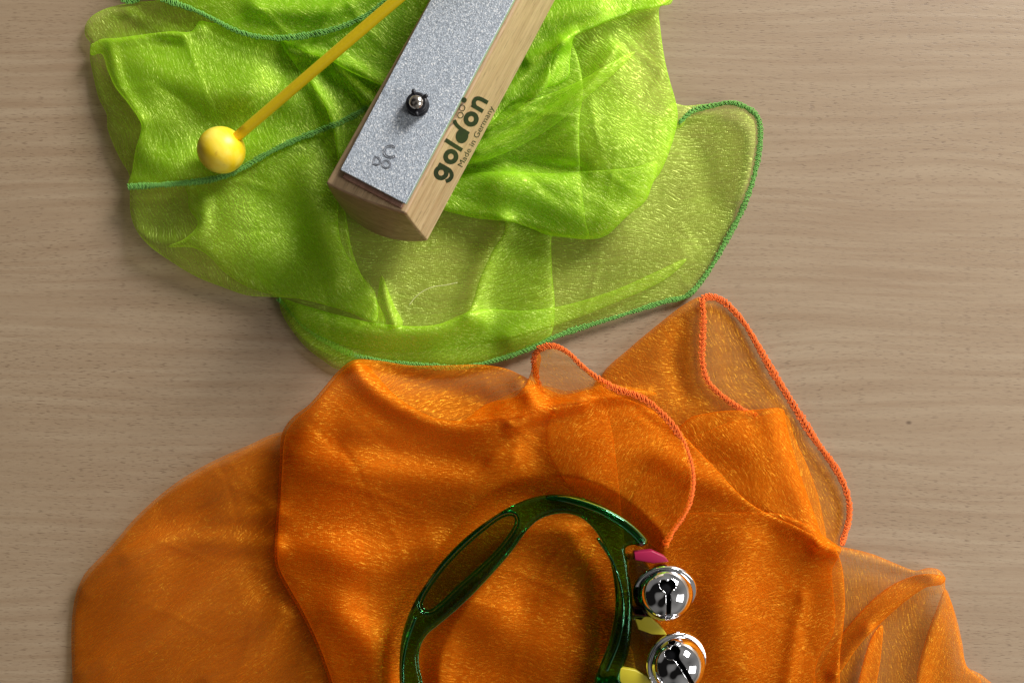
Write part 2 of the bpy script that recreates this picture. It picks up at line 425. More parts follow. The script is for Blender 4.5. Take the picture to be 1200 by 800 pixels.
def hem(name, path, mat, parent, r=.0006, amp=.0012, pitch=.0020):
    """flat overlocked edge: thin core with loose looping threads laid over it"""
    parts = [tube(path, r * .9, 6, flat=.35)]
    L = [0]
    for a, b in zip(path, path[1:]): L.append(L[-1] + (b - a).length)
    n = int(L[-1] / pitch * 9); xs = [[p[i] for p in path] for i in range(3)]
    rnd = np.random.RandomState(len(path)); ss = np.linspace(0, L[-1], n)
    def nz(cell, lo, hi):
        m = max(4, int(L[-1] / cell)); return np.interp(ss, np.linspace(0, L[-1], m), rnd.uniform(lo, hi, m))
    slow = nz(.011, .6, 1.2); twist = np.cumsum(nz(.02, .75, 1.25)) / n * L[-1]
    for ph, hh, sg in ((0, 1.0, 1), (PI * .9, .8, 1), (.6, .9, -1)):
        c = [np.interp(ss, L, x) for x in xs]; pts = []
        jit = slow * nz(pitch * .8, .6, 1.3); pj = nz(pitch * 1.5, -.7, .7)
        for i in range(n):
            p = Vector((c[0][i], c[1][i], c[2][i]))
            j = min(i + 2, n - 1); k = max(i - 2, 0)
            t = Vector((c[0][j]-c[0][k], c[1][j]-c[1][k], c[2][j]-c[2][k])).normalized()
            sd = t.cross(Vector((0, 0, 1))); sd = sd.normalized() if sd.length > 1e-3 else Vector((1, 0, 0))
            u = sd.cross(t); a = sg * (twist[i] / pitch * 2 * PI + ph) + pj[i]
            pts.append(p + sd * math.sin(a) * amp * jit[i] + u * (math.cos(a) * amp * .25 * hh + .0002) + t * math.sin(a * 2 + .5) * amp * .45)
        parts.append(tube(pts, .00025, 5))
    V, F = join(parts)
    o = mesh_obj(name, V, F, mat[0], parent)
    o.data.materials.append(mat[1]); nc = len(parts[0][1])
    for p in o.data.polygons[:nc]: p.material_index = 1
    return o

# ---- green scarf
g_ridges = [
    ([(150,60),(210,90),(290,110),(360,120)], 26, 5.0), ([(165,150),(225,125),(290,105)], 24, 3.5), ([(330,70),(310,140),(262,150)], 18, -3.5),
    ([(150,160),(190,190),(250,190)], 18, 3.5), ([(205,120),(240,160),(235,215)], 20, -3.0),
    ([(160,275),(200,285),(235,270),(240,235)], 9, 3.5), ([(250,300),(310,300),(370,330),(440,360)], 26, 5.0),
    ([(300,230),(340,260),(350,300)], 22, -3.5), ([(360,200),(375,260),(395,320)], 18, 5.0),
    ([(450,335),(455,360),(462,378)], 6, 5.0), ([(350,365),(430,388),(500,388),(560,372)], 14, 6.5),
    ([(590,262),(565,310),(548,365)], 12, 6.0), ([(620,290),(590,350),(540,400)], 30, -3.0),
    ([(800,295),(745,338),(680,372),(600,398)], 14, 5.0), ([(860,125),(880,160),(870,230)], 16, 3.5),
    ([(790,150),(820,180),(830,230)], 18, -2.5),
    ([(775,30),(780,100),(770,180),(725,250)], 22, 6.0), ([(700,60),(740,110),(730,160)], 30, 5.0),
    ([(590,215),(650,235),(700,262)], 24, 5.5), ([(530,200),(600,192),(680,200)], 10, -5.0),
    ([(560,180),(620,150),(680,110),(720,60)], 9, 5.0), ([(570,150),(610,130),(640,95),(660,50)], 8, 6.0),
    ([(600,30),(640,20),(700,10)], 16, 5.0), ([(620,70),(690,35),(770,8)], 8, 4.0), ([(590,110),(625,80),(670,40)], 7, 4),
    ([(300,10),(380,12),(440,-10)], 14, 5.0), ([(340,60),(400,75),(450,100)], 9, 4.5), ([(360,95),(385,130),(395,180)], 9, 4.5),
    ([(395,85),(420,105),(440,125)], 7, 4.0), ([(130,50),(180,42),(235,36)], 7, 3.0),
    ([(130,60),(140,100),(165,140)], 8, 3.0), ([(150,15),(175,30),(215,45)], 8, 3.0),
    ([(230,60),(300,80),(330,110)], 20, 3.0),
]
G = Scarf(Relief(g_ridges, 3, 1.1, 120, [(270,230,120,85,9), (200,90,70,60,5), (690,150,70,90,9), (430,300,60,50,3)], (480, 190, 340, 190, .75)))
flapA = G.sheet([(326,350),(345,385),(375,410),(420,424),(480,430),(545,430),(600,416),(660,391),(720,372),(780,353),(806,346),
    (830,318),(852,280),(870,245),(884,205),(891,160),(886,135),(860,121),(835,124),(810,130),(794,142),(740,120),(640,20),(420,20),(300,200),(300,320)],
    .4, .62, 'flat', ang=3)
G.sheet([(785,122),(803,124),(828,122),(848,123),(828,129),(808,136),(797,150),(780,150)], 1.2, .62, 'roll', r=.6, w=4, ang=10)
bandB = G.sheet([(592,250),(592,270),(577,295),(563,325),(547,366),(505,381),(445,379),(400,370),(350,356),(328,350),(330,366),(340,384),(358,406),(377,421),(398,433),
    (432,427),(480,430),(545,429),(600,415),(643,396),(650,360),(647,320),(646,280),(650,240),(620,230)], 1.6, .75, 'roll', r=1.6, w=8, ang=-25)
G.sheet([(548,366),(505,382),(445,379),(400,370),(350,356),(334,352),(352,378),(385,398),(430,410),(480,413),(535,408),(600,396),(660,378),(720,355),(780,327),(805,303),(770,318),(720,340),(660,358),(610,364),(575,362)],
    2.4, .8, 'roll', r=1.2, w=7, ang=15)
G.sheet([(447,322),(442,350),(434,376),(452,386),(472,380),(462,358),(454,338)], 3.0, .9, 'roll', r=.8, w=5, ang=80)
lobeC = G.sheet([(230,-30),(200,-8),(150,4),(125,10),(108,19),(100,30),(100,42),(106,51),(105,66),(110,92),(116,116),(125,134),(126,150),(133,170),(143,190),(151,204),
    (152,225),(153,250),(160,270),(175,288),(200,306),(230,324),(260,336),(290,346),(320,348),(350,350),(380,357),(410,366),(440,377),(452,378),
    (440,350),(425,325),(413,295),(407,262),(404,235),(420,190),(470,90),(520,-30)], 2.2, .9, 'roll', r=2.2, w=7, ang=60)
G.sheet([(330,-30),(300,2),(252,27),(234,25),(224,37),(200,37),(165,41),(135,45),(119,46),(111,50),(106,53),(107,65),(119,63),(126,82),(135,102),(150,121),(163,140),(166,150),
    (159,175),(155,200),(151,219),(200,216),(250,210),(280,199),(310,182),(340,167),(375,153),(400,146),(440,100),(500,-30)], 4.4, 1.0, 'fold', r=1.6, w=6, ang=62)
hem1 = dict(z=6.2, amp=1.0, k=8, lift=None)
G.sheet([(216,212),(220,228),(222,245),(232,262),(216,280),(196,289),(225,290),(245,300),(262,318),(290,336),(330,348),(350,350),(380,357),(410,366),(440,377),(440,345),(420,318),(402,290),(396,262),(398,225),(400,200),
    (420,150),(385,150),(340,165),(300,188),(260,208)], 5.0, 1.0, 'roll', r=1.4, w=6, ang=40)
G.sheet([(330,46),(345,75),(362,95),(378,118),(390,150),(397,190),(402,215),(440,150),(480,60),(490,-20),(400,-20),(360,20)], 6.6, 1.0, 'fold', r=1.6, w=6, ang=70)
G.sheet([(355,95),(395,88),(412,105),(428,126),(440,140),(470,90),(440,60),(400,60),(370,70)], 8.2, 1.0, 'roll', r=1.5, w=6, ang=50)
topF = G.sheet([(170,-30),(182,-6),(205,5),(232,14),(256,26),(276,36),(300,43),(318,46),(336,50),(360,62),(385,70),(410,84),(430,93),(452,99),(480,60),(520,-30)], 9.4, 1.1, 'fold', r=1.4, w=6, ang=30)
# right lobe
lobeH = G.sheet([(785,-40),(789,-4),(786,5),(773,9),(774,35),(779,70),(785,95),(792,120),(794,140),(787,170),(775,200),(765,215),(757,235),(737,252),(722,266),(712,275),
    (695,280),(660,278),(640,275),(615,264),(590,258),(560,256),(535,250),(510,238),(480,200),(520,100),(560,0),(560,-40)], 4.0, 1.0, 'fold', r=1.5, w=6, ang=35)
G.sheet([(683,100),(679,140),(679,180),(681,215),(686,258),(689,279),(660,277),(640,274),(610,262),(560,255),(512,238),(520,120),(580,10),(640,20),(670,50)], 7.2, 1.0, 'roll', r=1.4, w=6, ang=15)
G.sheet([(505,215),(545,204),(590,201),(640,203),(700,200),(745,196),(770,190),(757,232),(737,250),(712,272),(695,278),(640,273),(590,257),(535,249),(505,238)], 8.0, 1.0, 'roll', r=1.4, w=7, ang=28)
G.sheet([(785,-40),(787,-2),(771,8),(735,14),(700,30),(674,42),(668,70),(666,90),(650,100),(610,110),(560,150),(520,190),(520,120),(590,-40)], 8.8, 1.0, 'fold', r=1.4, w=6, ang=50)
G.sheet([(674,42),(655,55),(646,75),(644,98),(630,112),(600,120),(575,145),(545,168),(520,185),(500,150),(560,20),(600,-30),(720,-30),(740,8),(705,28)], 10.6, 1.0, 'roll', r=1.5, w=6, ang=66)
G.sheet([(500,205),(535,196),(575,186),(615,168),(655,143),(690,112),(722,84),(745,60),(715,74),(685,92),(655,106),(615,122),(580,150),(540,170),(505,180)], 9.6, 1.0, 'roll', r=1.2, w=6, ang=-30)
green = G.build('scarf', M_green)
tag(green, 'crumpled lime green sheer organza scarf under the chime bar and mallet', 'scarf')
hem('hem', G.edge([(326,350),(340,365),(355,380),(385,401),(415,416),(460,425),(500,429),(545,430),(600,416),(660,391),(720,372),(780,353),(806,346),
    (830,318),(852,280),(870,245),(884,205),(891,160),(886,135),(860,121),(835,124),(812,130),(796,144)], flapA, .8), M_hemg, green)
hem('hem', G.edge([(150,219),(200,216),(250,210),(280,199),(310,182),(340,167),(375,153),(400,143),(418,134),(432,124)], hem1, .9), M_hemg, green)
hem('hem', G.edge([(172,-8),(205,4),(232,14),(256,26),(276,36),(300,43),(330,45),(365,41),(400,32),(430,18),(450,4),(462,-10)], dict(z=10.6, amp=1.1, k=11, lift=None), 1.0), M_hemg, green)
hem('hem', G.edge([(138,-6),(146,1),(156,2),(168,-4)], dict(z=2, amp=.9, k=6, lift=None), 1.0), M_hemg, green)

# ---- orange scarf
ring_outer = [(758,632),(740,613),(713,597),(680,584),(650,579),(607,587),(573,606),(540,632),(507,676),(483,720),(473,758),(470,800),(478,850),(500,900),(545,945),(600,962),(655,955),(700,930),(728,895)]
ring_mid = [(745,640),(700,603),(650,590),(600,600),(560,640),(510,705),(485,760),(482,810),(500,880),(560,940),(640,945),(700,910),(730,850),(735,780),(732,700),(720,650),(700,620)]
o_ridges = [
    ([(413,425),(445,460),(500,490),(560,500),(620,480)], 16, 6.5), ([(413,425),(370,470),(350,530)], 26, 5.0),
    ([(440,430),(500,450),(570,468)], 14, -4.0), ([(340,600),(400,560),(500,560),(600,540)], 28, 6.0),
    ([(400,520),(470,530),(560,545)], 16, -3.0), ([(328,640),(370,640),(430,660),(500,640)], 26, 5.0),
    ([(100,690),(140,660),(200,635),(320,640)], 14, 4.5), ([(130,780),(200,740),(280,700)], 26, 4.0),
    ([(180,600),(240,580),(320,560)], 20, 2.5), ([(200,610),(230,600)], 30, -3.5), ([(100,790),(160,760),(240,690),(300,660)], 14, 3.5), ([(250,800),(300,760),(330,720)], 16, 4.5), ([(150,650),(240,610),(320,600)], 12, 3),
    ([(600,500),(680,470),(760,462)], 8, 4.0), ([(610,450),(640,475),(680,470)], 12, 6.0),
    ([(690,560),(730,535),(760,530),(820,560),(880,590),(960,630)], 18, 3.6), ([(780,600),(840,580),(900,610)], 20, -2.5),
    ([(700,420),(760,400),(820,355)], 18, 4.0), ([(800,380),(790,420),(800,460)], 12, -3.5),
    ([(900,480),(920,540),(950,620)], 14, 3.5), ([(820,510),(880,520),(900,560)], 24, 3.0),
    ([(860,470),(840,440),(835,380)], 12, 2.5), ([(960,640),(1020,655),(1090,672)], 9, 5.0),
    ([(1100,680),(1030,720),(980,790)], 10, 5.0), ([(1105,700),(1085,760),(1070,820)], 12, 5.0),
    ([(940,700),(930,760),(920,820)], 9, 1.8), ([(1020,740),(1005,800)], 8, 4.0), ([(850,720),(860,780)], 30, 4.0),
    ([(400,720),(440,760),(450,820)], 24, 5.0), ([(560,720),(620,740),(660,700)], 30, 4.0),
]
O = Scarf(Relief(o_ridges, 11, 1.2, 130, [(430,500,90,80,9), (860,590,90,80,6), (190,700,80,90,5), (400,720,60,90,5), (620,500,90,40,5)], (600, 640, 420, 200, .5)), press=[(np.array(ring_mid, float), True, 26)])
O.press = [(catmull(ring_mid, True, 14), True, 24)]
lobeL = O.sheet([(333,506),(290,522),(240,545),(200,570),(160,605),(130,640),(112,658),(98,674),(88,700),(84,730),(84,770),(88,830),(110,860),(420,860),(430,700),(400,520)],
    1.6, 1.15, 'roll', r=1.6, w=8, ang=-35)
O.sheet([(333,509),(291,525),(242,548),(202,573),(163,608),(133,643),(102,677),(92,701),(88,732),(88,770),(92,860),(430,860),(430,700),(400,520)], .6, .5, 'roll', r=.6, w=9, ang=-30)
flapR = O.sheet([(706,440),(740,406),(770,381),(800,358),(822,348),(836,348),(850,355),(870,376),(885,400),(905,435),(930,475),(955,515),(980,550),(993,580),(995,605),(986,640),
    (960,660),(860,660),(760,600),(690,520)], .5, .55, 'flat', ang=60)
O.sheet([(704,441),(740,406),(770,381),(800,358),(822,348),(824,370),(823,400),(823,425),(829,446),(845,463),(870,480),(880,540),(800,560),(690,500)], 1.6, .65, 'roll', r=1.4, w=6, ang=15)
O.sheet([(808,490),(830,484),(850,481),(885,480),(917,479),(921,495),(927,520),(936,550),(948,585),(957,610),(966,640),(970,690),(900,700),(780,700),(740,600),(780,520)], 2.8, .8, 'fold', r=1.6, w=6, ang=50)
O.sheet([(920,485),(932,515),(946,545),(957,575),(963,600),(968,640),(950,680),(860,660),(780,540),(840,500),(890,488)], 1.9, .8, 'roll', r=1.2, w=5, ang=80)
br = O.sheet([(935,640),(962,636),(985,640),(1020,648),(1050,660),(1072,668),(1088,665),(1100,667),(1107,675),(1108,690),(1115,705),(1122,728),(1128,755),(1133,780),
    (1150,790),(1175,815),(1200,850),(900,860),(880,700)], 3.0, .8, 'roll', r=2.0, w=7, ang=75)
O.sheet([(1108,676),(1085,672),(1060,678),(1035,692),(1010,715),(985,745),(965,775),(950,810),(960,850),(972,810),(990,780),(1010,752),(1035,727),(1060,705),(1085,688),(1104,684)], 4.2, .8, 'fold', r=1.0, w=5, ang=-40)
O.sheet([(1034,732),(1022,745),(1012,775),(1004,810),(1000,850),(1022,850),(1026,810),(1032,770)], 4.4, .8, 'fold', r=1.0, w=5, ang=75)
O.sheet([(1133,780),(1115,706),(1108,690),(1098,712),(1086,745),(1075,790),(1068,850),(1120,860),(1150,800)], 4.0, .8, 'roll', r=1.0, w=5, ang=-70)
O.sheet([(985,641),(981,655),(975,668),(977,700),(979,720),(975,745),(962,765),(955,790),(970,850),(700,860),(700,640),(900,600)], 4.2, .85, 'fold', r=1.6, w=6, ang=20)
# main heap
mainA = O.sheet([(414,422),(395,436),(378,456),(362,474),(345,487),(334,500),(329,515),(328,545),(326,580),(323,620),(322,650),(325,668),(335,688),(350,713),(366,745),(378,775),(388,810),
    (395,860),(960,860),(985,760),(990,700),(980,645),(940,620),(880,590),(830,540),(790,500),(760,478),(720,462),(700,455),(660,462),(640,455),(608,438),(590,431),(560,427),(520,428),(480,428),(440,422)],
    4.4, 1.0, 'fold', r=1.3, w=6, ang=-20)
O.sheet([(416,425),(430,428),(446,445),(462,462),(485,478),(512,490),(545,492),(560,480),(572,472),(592,468),(615,462),(632,455),(645,462),(680,470),(705,473),(715,495),(722,540),(728,600),(735,700),
    (735,850),(399,858),(391,808),(381,774),(369,744),(353,712),(338,686),(328,667),(325,650),(326,620),(329,580),(331,545),(333,517),(338,502),(348,490),(365,476),(381,458),(398,438)], 6.4, 1.1, 'fold', r=1.6, w=8, ang=10)
O.sheet([(545,492),(618,452),(640,452),(665,458),(700,452),(735,453),(770,461),(750,466),(715,468),(690,471),(650,475),(625,483),(600,490)], 10.0, 1.0, 'roll', r=.7, w=5, ang=5)
# wall of the standing loop: sheer cloth hanging from the looped hem
loop3 = [(648,487,13.5),(640,470,13),(632,452,14),(626,430,16),(626,418,18),(632,409,20),(643,405,21),(655,407,21),(668,415,20),(680,427,19),(700,443,18),(720,455,17),(750,465,16),(775,484,15.5),(795,508,15),(807,535,14.5),(812,560,14),(809,585,14),(800,605,13.5),(788,622,13),(778,640,12.5)]
O.sheet([(626,440),(625,420),(631,410),(643,406),(655,408),(668,416),(680,428),(700,444),(720,456),(700,468),(660,480),(640,480),(632,462)], 15.5, .12, 'flat', ang=40, lift=[([(640,408),(700,440)], 25, 3)])
O.sheet([(580,478),(600,468),(615,452),(622,436),(625,420),(629,411),(634,418),(632,432),(631,446),(634,462),(642,480),(652,488),(620,492)], 13.2, .5, 'fold', r=1.0, w=5, ang=70)
O.sheet([(700,445),(735,460),(765,475),(790,500),(805,530),(811,560),(806,595),(790,620),(778,645),(740,620),(700,600),(660,560),(640,520),(650,480),(690,470)], 10.6, .9, 'roll', r=.6, w=5, ang=-60)
orange = O.build('scarf', M_orange)
tag(orange, 'crumpled orange sheer organza scarf under the green bell ring', 'scarf')
hem('hem', O.edge([(823,349),(836,348),(850,355),(870,376),(885,400),(905,435),(930,475),(955,515),(980,550),(993,580),(995,605),(986,638)], flapR, .8), M_hemo, orange, amp=.0017)
hem('hem', O.edge([(822,349),(824,370),(823,400),(823,425),(829,446),(845,463),(870,480),(886,487)], dict(z=2.2, amp=.65, k=3, lift=None), .8), M_hemo, orange, amp=.0015)
hem('hem', O.edge(loop3, None), M_hemo, orange, amp=.0013)

# ------------------------------------------------------------------ chime bar
yaw = math.atan2(-.470, .883)
roll = math.radians(-5.0)
Rm = Matrix.Rotation(yaw, 4, 'Z') @ Matrix.Rotation(roll, 4, 'Y')
zt = .058
corner = P(475, 239, zt)                       # near right corner of the metal bar, top face
BW = .0153; BL = .174; BT = .0028
BODYH = .032
base_local = Vector((BW, 0, BODYH + .0048))     # local position of that corner (origin = centre of the body's underside near end)
Mc = Matrix.Translation(corner - (Rm @ base_local)) @ Rm
chime = empty('chime_bar', None, Mc)
tag(chime, 'silver glitter chime bar on a pale beech resonator block, marked C DO', 'chime bar')
def grid_box():
    """resonator block: splayed right side, convex near end"""
    us = np.linspace(-1, 1, 25); vs = np.linspace(0, 1, 11); V = []; F = []
    topz = BODYH
    def xat(u, v):
        xl = -.0198 - .0005 * v; xr = .0160 + .0062 * v
        return (xl + xr) / 2 + u * (xr - xl) / 2
    def yend(u, v):
        return -(.0030 + .0042 * (1 - u) / 2 + .0042 * v ** .8 + (.0008 + .0050 * v) * (1 - u * u))
    def row(side_y, v):
        pass
    bm = bmesh.new()
    ring = {}
    ys = [None] + list(np.linspace(.006, BL + .004, 12))
    # end faces as grid
    def mk(yf):
        return [[bm.verts.new((xat(u, v), yf(u, v), topz * (1 - v))) for u in us] for v in vs]
    A = mk(yend); B = [[bm.verts.new((xat(u, v) + (1 - u) / 2 * .0048, BL + .006, topz * (1 - v))) for u in us] for v in vs]
    for j in range(len(vs) - 1):
        for i in range(len(us) - 1):
            bm.faces.new((A[j][i], A[j][i+1], A[j+1][i+1], A[j+1][i])); bm.faces.new((B[j][i+1], B[j][i], B[j+1][i], B[j+1][i+1]))
    for i in range(len(us) - 1):
        bm.faces.new((A[0][i+1], A[0][i], B[0][i], B[0][i+1])); bm.faces.new((A[-1][i], A[-1][i+1], B[-1][i+1], B[-1][i]))
    for j in range(len(vs) - 1):
        bm.faces.new((A[j][0], A[j+1][0], B[j+1][0], B[j][0])); bm.faces.new((A[j+1][-1], A[j][-1], B[j][-1], B[j+1][-1]))
    bmesh.ops.recalc_face_normals(bm, faces=bm.faces[:])
    o = bm_obj('resonator_block', bm, M_box, chime, smooth=True)
    bv = o.modifiers.new('bevel', 'BEVEL'); bv.width = .0010; bv.segments = 3; bv.limit_method = 'ANGLE'; bv.angle_limit = math.radians(40)
    bv.harden_normals = True
    o.data.materials.append(M_end)
    for p in o.data.polygons:
        if p.normal.y < -.55: p.material_index = 1
    return o
block = grid_box()
def box_part(name, x0, x1, y0, y1, z0, z1, mat, bev=.0004, parent=None):
    bm = bmesh.new()
    bmesh.ops.create_cube(bm, size=1, matrix=Matrix.Translation(((x0+x1)/2, (y0+y1)/2, (z0+z1)/2)) @ Matrix.Diagonal((x1-x0, y1-y0, z1-z0, 1)))
    o = bm_obj(name, bm, mat, parent or chime, smooth=False)
    if bev:
        b = o.modifiers.new('bevel', 'BEVEL'); b.width = bev; b.segments = 2; b.harden_normals = True
        o.data.polygons.foreach_set('use_smooth', [True] * 6)
    return o
box_part('support_strip', -BW + .0012, BW - .0016, -.0022, .012, BODYH - .004, BODYH + .0019, M_felt, .0005)
box_part('support_strip', -BW + .0012, BW - .0016, BL - .012, BL + .0022, BODYH - .004, BODYH + .0019, M_felt, .0005)
plate = box_part('metal_bar', -BW, BW, 0, BL, BODYH + .0020, BODYH + .0048, M_plate, .00035)
pz = BODYH + .0048
# bare metal along the milled edges
plate.data.materials.append(M_edge)
for p in plate.data.polygons:
    if abs(p.normal.z) < .5: p.material_index = 1
def lathe(prof, n=32):
    V = []; F = []
    for r, z in prof:
        for k in range(n): V.append((r * math.cos(2*PI*k/n), r * math.sin(2*PI*k/n), z))
    for j in range(len(prof) - 1):
        for k in range(n):
            l = (k + 1) % n; F.append((j*n+k, j*n+l, (j+1)*n+l, (j+1)*n+k))
    F.append(tuple(range(n))[::-1]); F.append(tuple((len(prof)-1)*n + k for k in range(n)))
    return V, F
pl_o = Mc @ Vector((0, 0, pz)); pl_n = (Mc.to_3x3() @ Vector((0, 0, 1))).normalized(); Mi = Mc.inverted()
pinl = Mi @ ray_plane(490, 124, pl_o, pl_n)
for yy in (pinl.y, BL - pinl.y):
    c = Vector((pinl.x, yy, pz))
    gr = [(.0044, -.0004), (.0047, .0004), (.0047, .0014), (.0040, .0018), (.0038, .0022), (.0043, .0026), (.0045, .0036), (.0040, .0043), (.0030, .0045), (.0028, .003)]
    v, f = lathe(gr); parts = [(v, f)]
    for a in (62, 132, -60):
        an = math.radians(a); d = Vector((math.cos(an), math.sin(an), 0))
        parts.append(tube([d * .0036 + Vector((0, 0, .0036)), d * .0048 + Vector((0, 0, .0042)), d * .0054 + Vector((0, 0, .0040))], [.0009, .0009, .0006], 8))
    v, f = join(parts)
    pin = mesh_obj('grommet', [Vector(q) + c for q in v], f, M_rubber, chime)
    sp = [(.0001, .0066), (.0012, .0065), (.0022, .0060), (.0028, .0052), (.0030, .0044), (.0030, .002)][::-1]
    v, f = lathe(sp); mesh_obj('screw', [Vector(q) + c for q in v], f, M_screw, pin)
# writing -----------------------------------------------------------
def text_mesh(s, fill=True):
    cu = bpy.data.curves.new('txt', 'FONT'); cu.body = s; cu.size = 1; cu.resolution_u = 4
    ob = bpy.data.objects.new('txt', cu); C.objects.link(ob)
    dg = bpy.context.evaluated_depsgraph_get(); me = bpy.data.meshes.new_from_object(ob.evaluated_get(dg))
    V = [Vector(v.co) for v in me.vertices]; F = [tuple(p.vertices) for p in me.polygons]
    bm = bmesh.new(); bm.from_mesh(me)
    bmesh.ops.remove_doubles(bm, verts=bm.verts[:], dist=1e-5)
    loops = []; ed = {e for e in bm.edges if len(e.link_faces) == 1}
    while ed:
        e = ed.pop(); lp = [e.verts[0], e.verts[1]]
        while True:
            nx = next((x for x in lp[-1].link_edges if x in ed), None)
            if nx is None: break
            ed.discard(nx); w = nx.other_vert(lp[-1])
            if w is lp[0]: break
            lp.append(w)
        loops.append([Vector(v.co) for v in lp])
    bm.free(); bpy.data.objects.remove(ob)
    return V, F, loops
def px_frame(o, uang_vec):
    u = np.array(uang_vec, float); u /= np.linalg.norm(u); v = np.array((u[1], -u[0]))  # v = text up (image y down)
    return lambda a, b: (o[0] + u[0]*a + v[0]*b, o[1] + u[1]*a + v[1]*b)
# engraved letters on the bar, outline tubes with groove shade in their colour: lettering stands across the bar
fr = px_frame((447.0, 179), (.95, .31))
def engrave(s, ox, oy, size, r):
    _, _, loops = text_mesh(s); parts = []
    for lp in loops:
        pts = []
        for q in lp:
            x, y = fr(ox + q.x * size, oy + q.y * size)
            pts.append(Mi @ ray_plane(x, y, pl_o, pl_n))
        parts.append(tube(pts, r, 5, closed=True))
    return parts
P2 = engrave('DO', -7, -16, 14.5, .0002)
fr = px_frame((447.0, 186), (.995, -.02))
V, F = join(engrave('C', 1.5, .5, 22, .00024) + P2)
mesh_obj('engraved_letters', V, F, M_groove_shade, plate)
# printed wordmark on the right side of the block
a0 = Mc @ Vector((.0160, .02, BODYH)); a1 = Mc @ Vector((.0160, .15, BODYH)); a2 = Mc @ Vector((.0222, .02, 0))
sn = (a1 - a0).cross(a2 - a0).normalized(); sn = sn if sn.z > 0 else -sn
so = a0 + sn * .00006
udir = (.475, -.880)
ft = px_frame((542.5, 160), udir)
def side_pt(a, b, lift=0):
    x, y = ft(a, b + 1.2); return Mi @ (ray_plane(x, y, so, sn) + sn * lift)
lay = [0]
def stroke(pts, w, closed=False):
    q = catmull(np.array(pts, float), closed, .7); n = len(q); lay[0] += .000004; V = []; F = []
    for i in range(n):
        a = q[(i-1) % n] if closed or i else q[i]; b = q[(i+1) % n] if closed or i < n-1 else q[i]
        t = (b - a) / (np.linalg.norm(b - a) + 1e-9); nn = np.array((-t[1], t[0])) * w / 2
        V += [side_pt(*(q[i] + nn), lay[0]), side_pt(*(q[i] - nn), lay[0])]
    for i in range(n if closed else n - 1):
        j = (i + 1) % n; F.append((2*i, 2*i+1, 2*j+1, 2*j))
    return V, F
def disc(cx, cy, rx, ry, rot=0):
    lay[0] += .000004; V = []
    for k in range(28):
        a = 2*PI*k/28; x = rx*math.cos(a); y = ry*math.sin(a)
        V.append(side_pt(cx + x*math.cos(rot) - y*math.sin(rot), cy + x*math.sin(rot) + y*math.cos(rot), lay[0]))
    return V, [tuple(range(28))]
def oval(cx, cy, rx, ry, w, rot=0):
    return stroke([(cx + rx*math.cos(a)*math.cos(rot) - ry*math.sin(a)*math.sin(rot), cy + rx*math.cos(a)*math.sin(rot) + ry*math.sin(a)*math.cos(rot)) for a in np.linspace(0, 2*PI, 13)[:-1]], w, True)
L = []
# g
L += [oval(-49.5, 1, 6.2, 6.0, 5.4), stroke([(-41.8, 8.5), (-42.0, 0), (-42.6, -7), (-46.5, -11.6), (-52, -11.4), (-55.8, -8.6)], 4.6)]
L += [oval(-27.5, 0, 6.3, 6.1, 5.5)]                                             # o
L += [stroke([(-14.8, -8), (-14.0, 5), (-13.2, 15)], 4.8)]                       # l
L += [disc(0, 0, 8.8, 7.4, .25), stroke([(6, -6), (6.5, 4), (8.5, 12), (12, 17)], 4.4)]   # d as a solid note head
L += [oval(22.5, 0, 6.3, 6.1, 5.5)]                                              # o
L += [stroke([(37.0, -8), (37.6, 7.5)], 4.8), stroke([(37.6, 3), (41, 6.6), (46, 6.4), (48.3, 2.5), (48.6, -8)], 4.8)]    # n
L += [oval(20.5, 13.2, 3.4, 3.2, .9), oval(28.8, 15.4, 3.4, 3.2, .9), disc(38.0, 18.0, 3.3, 3.2)]
V, F = join(L); mesh_obj('wordmark', V, F, M_ink, block, smooth=False)
V0, F0, _ = text_mesh('Made in Germany')
mx = max(v.x for v in V0); fm = px_frame((541.5, 197.0), (.474, -.880))
V = []
for q in V0:
    x, y = fm(q.x / mx * 80, q.y * 9.5); V.append(Mi @ ray_plane(x, y, so, sn))
mesh_obj('lettering', V, F0, M_ink, block, smooth=False)

# ------------------------------------------------------------------ mallet
br_ = .0103
bz = float(G.zf(np.array([[259.5, 176.0]]), dict(z=4.4, amp=1.0, k=7, lift=None))[0]) * .001 + .0012
bc = P(259.5, 176, bz + br_ - .0004)
tip = P(520, -46, max(.062, bz + .04))
ax = (tip - bc).normalized()
mallet = empty('mallet', bc - Vector((0, 0, br_)))
tag(mallet, 'yellow wooden ball headed mallet leaning across the green scarf', 'mallet')
def at_m(v): return v - mallet.location
bm = bmesh.new(); bmesh.ops.create_uvsphere(bm, u_segments=48, v_segments=32, radius=br_)
for v in bm.verts:
    if v.co.z > br_ * .955: v.co.z = br_ * .955
    v.co *= 1 + .006 * mnoise.noise(v.co * 120)
head = bm_obj('mallet_head', bm, M_ball, mallet)
head.matrix_local = Matrix.Translation(at_m(bc)) @ ax.to_track_quat('Z', 'Y').to_matrix().to_4x4()
pts = []; rr = []
for i in range(24):
    t = i / 23; p = bc + ax * (.008 + t * .21) + Vector((0, 0, .0006 * math.sin(t * 3)))
    pts.append(at_m(p)); rr.append(.00225 + .00012 * t)
v, f = tube(pts, rr, 20); mesh_obj('stick', v, f, M_yel, mallet)

